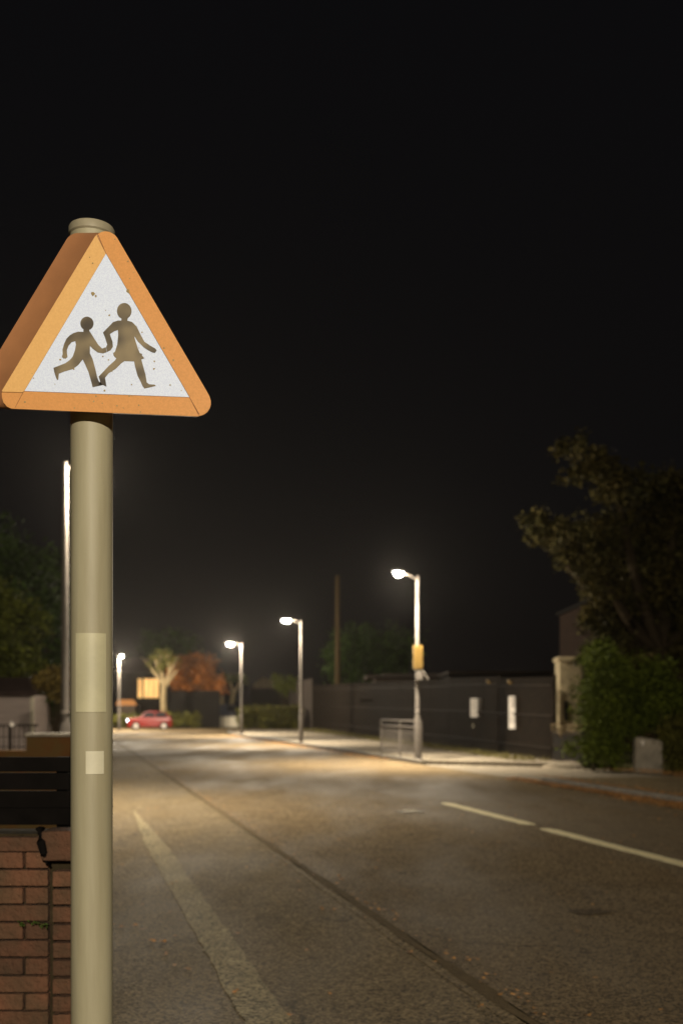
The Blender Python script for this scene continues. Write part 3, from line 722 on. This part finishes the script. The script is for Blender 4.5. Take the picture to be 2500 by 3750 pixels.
# pale forked tree
Y = 82
X = lambda x, y, YY=Y: px(x, y, YY)
p = Vector((px(602, HY, Y).x, Y, 0))
t = thing('forked_tree', p, 'pale trunked forked tree standing beside the lit window', 'tree')
b = MB(); b.tube([p, X(601, 2640), X(598, 2560), X(600, 2505)], [.36, .30, .26, .24], 10)
for pts in ([(600,2510),(570,2470),(545,2435),(515,2405)], [(600,2505),(592,2460),(585,2425),(588,2400)], [(600,2510),(622,2465),(640,2430),(655,2405)], [(601,2520),(630,2480),(648,2455)], [(622,2465),(618,2430),(612,2400)], [(594,2470),(575,2440),(570,2415)]):
    b.tube([X(*q) for q in pts], [.17, .13, .09, .05][:len(pts)], 8)
b.build('trunk', M['bark'], t, smooth=True)
leaves('crown', LM['olive'], [lp(570, 2425, Y, 34, 26, 1.2), lp(620, 2430, Y, 38, 28, 1.2), lp(600, 2405, Y, 50, 24, 1.4)], 800, .14, t)
# orange autumn tree
tree('autumn_tree', 715, 88, 2.4, .22, [lp(700, 2480, 88, 60, 46, 1.6), lp(755, 2495, 87, 55, 38, 1.4), lp(670, 2505, 87, 40, 34, 1.2), lp(730, 2440, 89, 55, 40, 1.6), lp(790, 2515, 87, 35, 26, 1), lp(660, 2450, 89, 40, 40, 1.2)], 9000, .16, LM['orange'],
     'rounded orange autumn tree behind the tall black hedge')
tree('dark_tree', 560, 104, 3, .25, [lp(560, 2380, 104, 70, 60, 2), lp(640, 2370, 104, 80, 60, 2), lp(600, 2420, 104, 70, 50, 2)], 2600, .2, LM['deep'], 'dark round tree crown behind the pale forked tree')
t = thing('board_fence', (px(720, HY, 85).x, 85, 0), 'tall black close boarded fence under the orange tree', 'fence')
b = MB(); a = px(622, 2530, 85.5); c = px(800, 2530, 84.5); nb = 30
for i in range(nb):
    xx = a.x + (c.x-a.x)*(i+.5)/nb; b.box((xx, 85 + .02*(i % 2), a.z/2 + random.uniform(-.03, .03)), ((c.x-a.x)/nb*.96, .03, a.z))
b.build('boards', M['dark2'], t)
b = MB()
for i in range(5): b.box((a.x + (c.x-a.x)*i/4, 85.1, a.z/2), (.12, .12, a.z+.1))
b.build('post', M['dark2'], t)
# white garden wall and grey panel
Y = 86.0
t = thing('white_wall', (px(842, HY, Y).x, Y, 0), 'short white rendered garden wall section by the far corner', 'wall')
b = wallbox(MB(), 806, 878, 2626, Y); b.build('wall_face', M['render'], t)
b = MB(); b.box((px(842, HY, Y).x, Y+.12, px(0, 2625, Y).z + .03), ((878-806)/F*Y+.1, .34, .05)); b.build('coping', M['stone'], t)
t = thing('timber_gate', (px(778, HY, Y).x, Y, 0), 'narrow dark boarded gate between brown posts left of the white wall section', 'gate')
b = MB()
for x in (768, 793): b = MB(); wallbox(b, x-5, x+5, 2616, Y-.4); b.build('post', M['wood'], t)
b = MB(); b.box((px(780, HY, Y).x, Y-.3, .9), (.6, .05, .9)); b.build('boards', M['dark2'], t)
t = thing('grey_van', (px(838, HY, Y+3).x, Y+3, 0), 'blue grey van seen over the white wall under the two small palms', 'van')
b = MB(); a = px(795, 2580, Y+3); c = px(885, 2580, Y+3); zt = a.z; hh = [(a.x, .4), (a.x, zt*.95), (a.x+.2, zt), (c.x-.6, zt), (c.x-.2, zt*.72), (c.x+.3, zt*.62), (c.x+.35, .4)]
b.extr([(q[0], Y+3, q[1]) for q in hh], (0, 1.8, 0)); b.build('body', M['navy'], t, bevel=.05)
b = MB(); b.extr([(c.x-.62, Y+2.98, zt*.93), (c.x-1.3, Y+2.98, zt*.93), (c.x-1.3, Y+2.98, zt*.7), (c.x-.3, Y+2.98, zt*.7)], (0, .02, 0)); b.build('side_window', M['glass'], t)
for xx in (a.x+.5, c.x-.3): b = MB(); b.tube([(xx, Y+2.95, .33), (xx, Y+3.2, .33)], .33, 16); b.build('wheel', M['tyre'], t)
# two small cordylines
for i, (xb, x1_, tips, lb) in enumerate(((812, 809, [(795, 2490), (828, 2488)], 'left one of two small forked palms over the white garden wall'), (848, 855, [(842, 2492), (878, 2490)], 'right leaning one of two small forked palms over the white garden wall'))):
    Yp = 90; p = Vector((px(xb, HY, Yp).x, Yp, 0)); t = thing('small_palm', p, lb, 'palm', 'palms over the white wall')
    b = MB(); b.tube([p, px(xb, 2580, Yp), px(x1_, 2535, Yp)], [.22, .2, .2], 9)
    for q in tips: b.tube([px(x1_, 2540, Yp), px((x1_+q[0])/2, 2520, Yp), px(q[0], 2498, Yp)], [.17, .13, .10], 8)
    b.build('trunk', M['palebark'], t, smooth=True)
    for q in tips:
        m_b = MB(); c = px(q[0], 2495, Yp)
        for k in range(70):                           # narrow arching fronds
            a = random.uniform(0, 6.28); el = random.uniform(-.3, 1.4); d = Vector((math.cos(a)*math.cos(el), math.sin(a)*math.cos(el), math.sin(el)))
            s = d.orthogonal().normalized() * .035; Ls = random.uniform(.7, 1.15); m1 = c + d*Ls*.55 + Vector((0,0,.05)); e1 = c + d*Ls + Vector((0,0,-.22))
            m_b.add([c - s, c + s, m1 + s*1.3, m1 - s*1.3, e1], [(0,1,2,3), (3,2,4)])
        m_b.build('frond_head', LM['bright'], t)
# leafy bushes between the corner and the fence
hedge('leafy_bush', 878, 1098, 2592, 2668, 76, LM['olive'], 11000, .13, 'mid green leafy bush row from the white wall to the second lamp', d=1.0, nl=9)
t = thing('dark_garage', (px(990, HY, 92).x, 92, 0), 'dark low building behind the leafy bushes', 'building')
b = MB(); wallbox(b, 918, 1066, 2524, 92, 0, 5); b.build('wall', M['dark2'], t)
b = MB(); wallbox(b, 914, 1070, 2519, 91.9, px(0, 2524, 92).z+.005, 5.4); b.build('roof', M['roof'], t)
t = thing('pale_house', (px(960, HY, 110).x, 110, 0), 'dim pale gable wall behind the dark low building', 'house')
b = MB(); Y=110; b.extr([px(925, 2530, Y), px(1010, 2530, Y), px(1010, 2500, Y), px(965, 2482, Y), px(930, 2505, Y)], (0, 5, 0)); b.build('wall', M['tanstone'], t)
b = MB(); b.box((px(968, HY, Y).x, Y+2.5, px(0, 2530, Y).z/2), ((1010-925)/F*Y, 5, px(0, 2530, Y).z)); b.build('lower_wall', M['tanstone'], t)
tree('pointed_shrub', 1040, 84, 1.4, .1, [lp(1020, 2500, 84, 16, 34, .7), lp(1065, 2508, 84, 22, 26, .7), lp(1040, 2515, 84, 30, 18, .7)], 1500, .13, LM['bright'], 'yellow green pointed shrub left of the slatted fence', 'shrub')

# ================================================================== SCHOOL FENCE, RIGHT
def fl(Y): return 6.06 - .171*(Y - 26)                # line of the fence
def fy(x):                                            # depth on the fence line for a photo column
    k = (x - CX)/F; return (6.06 + .171*26) / (k + .171)
# slatted timber panel
def fpanel(name, xa, xb, yt_a, yt_b, m, label, cat='fence', vertical=True, step=.14, off=0, gap=.8, rails=True, solid=None):
    Ya, Yb = fy(xa), fy(xb); pa = Vector((fl(Ya)+off, Ya, 0)); pb = Vector((fl(Yb)+off, Yb, 0)); za = px(0, yt_a, Ya).z; zb = px(0, yt_b, Yb).z
    d = pb - pa; L = d.length; u = d.normalized(); rz = math.atan2(u.y, u.x)
    t = thing(name, pa.lerp(pb, .5), label, cat)
    b = MB(); nrm = Vector((u.y, -u.x, 0)); nrm = nrm if nrm.y < 0 else -nrm
    if vertical:
        k = int(L/step)
        for i in range(k):
            f_ = (i+.5)/k; h = za + (zb-za)*f_; c = pa + d*f_; b.box((c.x, c.y, h/2 + .04), (step*gap, .02, h - .08), rz)
        b.build('pales', m, t)
    else:
        k = int(max(za, zb)/step)
        for i in range(k):
            c = pa + d*.5; b.box((c.x, c.y, .06 + (i+.5)*step), (L, .02, step*gap), rz)
        b.build('slats', m, t)
    if rails:
        for f_ in (.18, .55, .9):
            b = MB(); q = nrm*.035; z1, z2 = za*f_, zb*f_; p1 = pa + q; p2 = pb + q
            b.extr([(p1.x, p1.y, z1-.022), (p1.x, p1.y, z1+.022), (p2.x, p2.y, z2+.022), (p2.x, p2.y, z2-.022)], nrm*.012); b.build('rail', M['dark'], t)
    np_ = max(2, int(L/2.75)+1)
    for i in range(np_):
        f_ = i/(np_-1); c = pa + d*f_ - nrm*.06; h = za + (zb-za)*f_
        b = MB(); b.box((c.x, c.y, h/2+.02), (.08, .08, h+.06), rz); b.build('post', M['dark'], t)
    return t
fpanel('slatted_fence', 1060, 1142, 2502, 2500, M['slat'], 'weathered grey slatted timber fence by the second lamp', vertical=False, step=.2, gap=.9, rails=False)
fpanel('railing_fence', 1142, 1640, 2510, 2488, M['dark'], 'long dark metal railing fence along the back of the far footway', step=.15, gap=.38)
def gate(xa, xb, label):
    t = fpanel('gate', xa, xb, 2484, 2478, M['dark'], label, cat='gate', step=.15, gap=.42); return t
gate(1642, 1822, 'left leaf of the dark school gates carrying the shorter notice')
gate(1826, 2022, 'right leaf of the dark school gates carrying the tall notice')
fpanel('end_fence', 2026, 2150, 2676, 2680, M['dark2'], 'low dark boarded panel right of the gates in front of the pillar', step=.16, gap=.97)
# notices on the gates
def notice(x0, x1, y0, y1, Y, label, lines, bar=None):
    n = Vector((-.985, -.168, 0)); Y -= .12
    c = px((x0+x1)/2, (y0+y1)/2, Y); wv = (x1-x0)/F*Y; h = (y1-y0)/F*Y
    t = thing('notice', c, label, 'notice')
    rz = R(-4)
    b = MB(); b.box(c, (wv, .012, h), rz); b.build('sheet', M['paper'], t)
    b = MB()
    for (v, a0, a1, th) in lines:
        b.box((c.x + ((a0+a1)/2-.5)*wv, c.y - .012, c.z + (.5-v)*h), ((a1-a0)*wv, .006, th*h), rz)
    b.build('print', M['ink'], t)
    return t
notice(1722, 1764, 2558, 2627, fy(1745), 'shorter white notice with faint print on the left gate leaf', [(.12, .15, .6, .03), (.26, .12, .85, .02), (.34, .12, .8, .02), (.46, .12, .85, .02), (.56, .12, .7, .02), (.80, .1, .9, .025)])
notice(1862, 1896, 2550, 2670, fy(1880), 'tall white notice with a dark line low down on the right gate leaf', [(.07, .25, .7, .035), (.16, .3, .62, .03), (.22, .3, .62, .03), (.30, .3, .62, .05), (.50, .1, .9, .012), (.56, .1, .9, .012), (.68, 0, 1, .018), (.75, .08, .92, .012), (.80, .08, .92, .012)])
Yg = fy(1733) - .1
t = thing('padlock', px(1733, 2668, Yg), 'small shiny padlock with a red tag below the shorter notice', 'padlock')
b = MB(); b.box(px(1733, 2660, Yg), (.09, .04, .10)); b.build('body', M['metalhi'], t, bevel=.01)
b = MB(); c = px(1733, 2650, Yg); b.tube([c + Vector((-.035, 0, -.02)), c + Vector((-.03, 0, .05)), c + Vector((.03, 0, .05)), c + Vector((.035, 0, -.02))], .008, 7); b.build('shackle', M['metalhi'], t)
b = MB(); b.box(px(1736, 2686, Yg), (.08, .01, .20)); b.build('tag_strip', M['wallbrown'], t)
for (x, y, lb) in ((1790, 2500, 'yellow catch on top of the left gate leaf'), (1867, 2501, 'yellow catch on top of the right gate leaf')):
    Yc = fy(x) - .1; t = thing('gate_catch', px(x, y+6, Yc), lb, 'gate catch', 'yellow catches on the gates')
    b = MB(); c = px(x, y, Yc); b.box(c, (.14, .05, .06), M=Matrix.Rotation(R(20), 4, 'Y')); b.box(c + Vector((-.05, .0, .05)), (.05, .048, .09)); b.build('bracket', M['yellow'], t, bevel=.01)
# sticks caught on the fence
Ys = 24.6
t = thing('dry_branches', px(2075, 2680, Ys), 'tangle of dry pale branches lying on the low boarded panel', 'branches')
b = MB()
for i in range(34):
    x = random.uniform(2015, 2120); y = random.uniform(2650, 2682); L = random.uniform(25, 70)
    q = [px(x, y, Ys), px(x + L*.5, y + random.uniform(-6, 10), Ys - random.uniform(0, .3)), px(x + L, y + random.uniform(-4, 22), Ys - random.uniform(-.2, .4))]
    b.tube(q, [.010, .008, .004], 5)
for x, y in ((2018, 2656), (2052, 2680), (2046, 2672)): b.tube([px(x, y-4, Ys), px(x+3, y+22, Ys)], .014, 6)
b.build('twigs', M['bark'], t)
# pillar
Yp = 28.4
t = thing('gate_pillar', (px(2090, HY, Yp).x, Yp, 0), 'tall tan gate pillar with a stepped cap beside the green hedge', 'pillar')
b = MB(); a = px(2048, 2420, Yp); c = px(2128, 2420, Yp); wd = c.x - a.x; xm = (a.x+c.x)/2
b.box((xm, Yp+.3, a.z/2), (wd, .6, a.z)); b.build('shaft', M['tanstone'], t, bevel=.01)
b = MB(); b.box((xm, Yp+.3, a.z+.03), (wd+.10, .7, .10)); b.box((xm, Yp+.3, a.z+.095), (wd+.02, .62, .04)); b.build('cap', M['tanstone'], t, bevel=.01)
b = MB(); q = px(2072, 2604, Yp); b.box((q.x, Yp-.01, q.z), (.10, .03, .55)); b.build('slot', M['dark2'], t)
# school shed behind the fence
Y = 52
t = thing('school_shed', (px(1440, HY, Y).x, Y, 0), 'long low shed with a pale roof edge behind the railing fence', 'building')
b = MB(); wallbox(b, 1372, 1640, 2486, Y, 0, 5); b.build('wall', M['drygrey'], t)
b = MB(); a = px(1340, 2474, Y); c = px(1660, 2474, Y); b.box(((a.x+c.x)/2, Y+2.4, a.z-.05), (c.x-a.x, 5.6, .10)); b.box(((a.x+c.x)/2+.3, Y+2.4, a.z+.07), (c.x-a.x-1.2, 5.2, .06)); b.build('roof', M['slat'], t)
b = MB(); q = px(1450, 2570, Y-.02); b.box((px(1450,HY,Y).x, Y-.03, px(0, 2566, Y).z), ((1640-1372)/F*Y*.98, .03, .12)); b.build('trim_board', M['dark'], t)
Y = 46
t = thing('school_building', (px(1830, HY, Y).x, Y, 0), 'dark flat roofed school building behind the gates', 'building')
b = MB(); wallbox(b, 1644, 2230, 2476, Y, 0, 6); b.build('wall', M['dark2'], t)
b = MB(); a = px(1638, 2464, Y-.3); c = px(2236, 2464, Y-.3); b.box(((a.x+c.x)/2, Y+2.6, a.z), (c.x-a.x, 6.4, .14)); b.build('roof_edge', M['dark'], t)
# utility pole
Y = 66
p = Vector((px(1236, HY, Y).x, Y, 0)); t = thing('utility_pole', p, 'tall brown timber pole standing behind the footway right of the second lamp', 'utility pole')
b = MB(); b.tube([p, p + Vector((0, 0, 4)), p + Vector((0, 0, 10.4))], [.20, .18, .14], 14); b.build('pole', M['wood'], t, smooth=True)
b = MB(); b.box(p + Vector((0, -.17, 2.6)), (.2, .02, .3)); b.build('number_plate', M['slat'], t)
tree('bushy_tree', 1290, 78, 3, .25, [lp(1260, 2440, 78, 80, 60, 2), lp(1330, 2400, 79, 100, 90, 2.4), lp(1400, 2420, 80, 90, 80, 2.4), lp(1270, 2380, 79, 70, 70, 2), lp(1250, 2480, 76, 60, 26, 1.5), lp(1450, 2380, 80, 90, 90, 2)], 7000, .17, LM['deep'],
     'broad olive green tree behind the railing fence and the timber pole')
# guard rail at the kerb
Y = 27.2
t = thing('guard_rail', (px(1485, HY, Y).x, Y, 0), 'pale metal pedestrian guard rail at the kerb beside the nearest right lamp', 'guard rail')
pa, pb = Vector((px(1432, HY, 31).x, 31, .1)), Vector((px(1536, HY, 27.5).x, 27.5, .1))
pa = W(9.85, 31.5, .11); pb = W(9.85, 27.9, .11); d = pb - pa
for f_ in (0, .5, 1):
    b = MB(); c = pa + d*f_; b.tube([c, c + Vector((0, 0, 1.08))], .026, 8); b.build('post', M['galv'], t)
for z in (1.07, .90, .12):
    b = MB(); b.tube([pa + Vector((0, 0, z)), pb + Vector((0, 0, z))], .02, 8); b.build('rail', M['galv'], t)
b = MB()
for i in range(1, 34):
    c = pa + d*(i/34); b.tube([c + Vector((0, 0, .12)), c + Vector((0, 0, .90))], .0075, 5)
b.build('bars', M['galv'], t)

# ================================================================== HEDGE, STONE BLOCK AND BIG TREE, RIGHT
Y = 24.2
t = thing('ivy_hedge', (px(2230, HY, Y).x, Y, 0), 'tall bright green leafy hedge between the tan pillar and the stone block', 'hedge')
leaves('foliage', LM['ivy'], [lp(2190, 2740, Y, 80, 60, .5), lp(2195, 2650, Y, 65, 70, .5), lp(2230, 2600, Y, 110, 80, .6), lp(2215, 2530, Y+.3, 70, 60, .6), lp(2250, 2500, Y+.4, 110, 80, .7), lp(2205, 2450, Y+.8, 60, 60, .6), lp(2260, 2700, Y, 60, 80, .4), lp(2330, 2580, Y+.5, 90, 90, .7), lp(2400, 2540, Y+.5, 90, 100, .7), lp(2480, 2620, Y+.4, 80, 110, .6), lp(2380, 2640, Y+.5, 60, 60, .5), lp(2200, 2410, Y+1, 60, 50, .6)], 34000, .05, t, shell=.5)
for x in (2180, 2250, 2400, 2470): b = MB(); b.tube([Vector((px(x, HY, Y).x, Y+.2, 0)), px(x+20, 2600, Y+.2)], .05, 7); b.build('stem', M['darkbark'], t)
Y = 23.6
t = thing('leafy_shrub', (px(2480, HY, Y).x, Y, 0), 'dim green shrub right of the stone block at the right edge', 'shrub')
leaves('foliage', LM['olive'], [lp(2500, 2760, Y, 70, 70, .4), lp(2470, 2690, Y, 60, 60, .4), lp(2560, 2700, Y, 80, 100, .5)], 6000, .045, t, shell=.5)
b = MB(); b.tube([Vector((px(2500, HY, Y).x, Y+.1, 0)), px(2490, 2700, Y+.1)], .04, 7); b.build('stem', M['darkbark'], t)
c = gp(2378, 2832); Y = c.y
t = thing('stone_block', (c.x, c.y, 0), 'low pale stone wall end with a worn face among the leaves', 'wall')
a = px(2326, 2700, Y); d_ = px(2426, 2712, Y)
b = MB(); b.extr([(a.x, Y, -.02), (a.x+.02, Y, a.z-.03), (a.x+.1, Y, a.z), (d_.x-.06, Y+.02, d_.z), (d_.x, Y+.02, d_.z-.05), (d_.x+.01, Y+.02, -.02)], (.05, .42, 0)); b.build('block', M['stone'], t, bevel=.025)
b = MB(); q = px(2352, 2722, Y-.012); b.extr([q + Vector((-.05, 0, .05)), q + Vector((.05, 0, .05)), q + Vector((.01, 0, -.08))], (0, .012, 0)); b.build('mark', M['paper'], t)
# brown house behind the tree
Y = 36
t = thing('brown_house', (px(2400, HY, Y).x, Y, 0), 'dim brown brick house side behind the big autumn tree', 'house')
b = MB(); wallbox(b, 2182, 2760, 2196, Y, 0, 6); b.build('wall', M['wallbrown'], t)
b = MB(); a = px(2170, 2194, Y-.1); b.box((a.x+3.2, Y+2.9, a.z+.03), (6.4, 6.4, .12)); b.build('roof_edge', M['dark2'], t)
b = MB(); b.box((a.x+1.9, Y-.03, px(0, 2330, Y).z), (.9, .06, 1.1)); wo = b.build('window', M['dark2'], t)
Y = 27
bl = []
for (x, y, rx, ry) in ((1960, 1920, 70, 60), (2030, 1960, 90, 60), (2120, 2000, 90, 90), (2200, 1960, 110, 100), (2180, 2080, 90, 90), (2290, 2060, 120, 110), (2380, 1960, 130, 120), (2440, 2120, 130, 130), (2280, 2220, 110, 110), (2390, 2280, 120, 120), (2500, 2000, 120, 200), (2150, 1700, 110, 70), (2250, 1780, 120, 90), (2370, 1830, 120, 100), (2480, 1800, 120, 110), (2080, 1640, 60, 50), (2280, 2350, 100, 80), (2420, 2420, 120, 90), (2560, 2250, 120, 200), (2180, 2250, 60, 80), (2230, 2330, 80, 70), (2170, 2400, 60, 50), (2330, 2440, 110, 70), (2250, 2420, 90, 60), (2220, 2160, 90, 70), (2060, 2040, 70, 50)):
    bl.append(lp(x, y, Y + random.uniform(-1, 1.4), rx*.85, ry*.8, rx*Y/F*.9))
p = Vector((px(2470, HY, 27).x, 27.5, 0)); t = thing('autumn_tree', p, 'very large dim autumn tree overhanging the right side', 'tree')
b = MB(); top = p + Vector((-.3, 0, 3.2)); limbs(b, p, top, .36, [Vector(l[0]) for l in bl[::2]]); b.build('trunk', M['darkbark'], t, smooth=True)
leaves('crown', LM['brown'], bl, 42000, .075, t, shell=.4)

# grass edge along the fence foot and verge
V = MB(); 
for i in range(5200):
    Y = random.uniform(27, 72); f_ = random.random(); p = Vector((fl(Y) - .15 - f_*(1.0 + .015*(Y-26)), Y, .07)); h = random.uniform(.06, .2); a = random.uniform(0, 6.28); dx, dy = .02*math.cos(a), .02*math.sin(a)
    V.add([(p.x-dx, p.y-dy, p.z), (p.x+dx, p.y+dy, p.z), (p.x + random.uniform(-.06, .06), p.y + random.uniform(-.06, .06), p.z+h)], [(0,1,2)])
me = V.build('verge_grass', LM['grass']); tag(me, 'rough dry grass along the foot of the railing fence', 'grass', kind='stuff')

# ================================================================== ADDED HAZE FOR LAMP HALOS
b = MB(); b.box((0, 50, 12), (180, 140, 26.5)); hz = b.build('halo_haze', M['dark']); tag(hz, kind='stuff')  # misty air box added to draw halos around the lamps
hm = bpy.data.materials.new('halo_air'); hm.use_nodes = True; n = hm.node_tree.nodes; n.clear()
ou = n.new('ShaderNodeOutputMaterial'); pv = n.new('ShaderNodeVolumePrincipled')
pv.inputs['Color'].default_value = (.9, .84, .78, 1); pv.inputs['Density'].default_value = .00016; pv.inputs['Anisotropy'].default_value = 0.82
hm.node_tree.links.new(pv.outputs[0], ou.inputs['Volume']); hz.data.materials.clear(); hz.data.materials.append(hm)
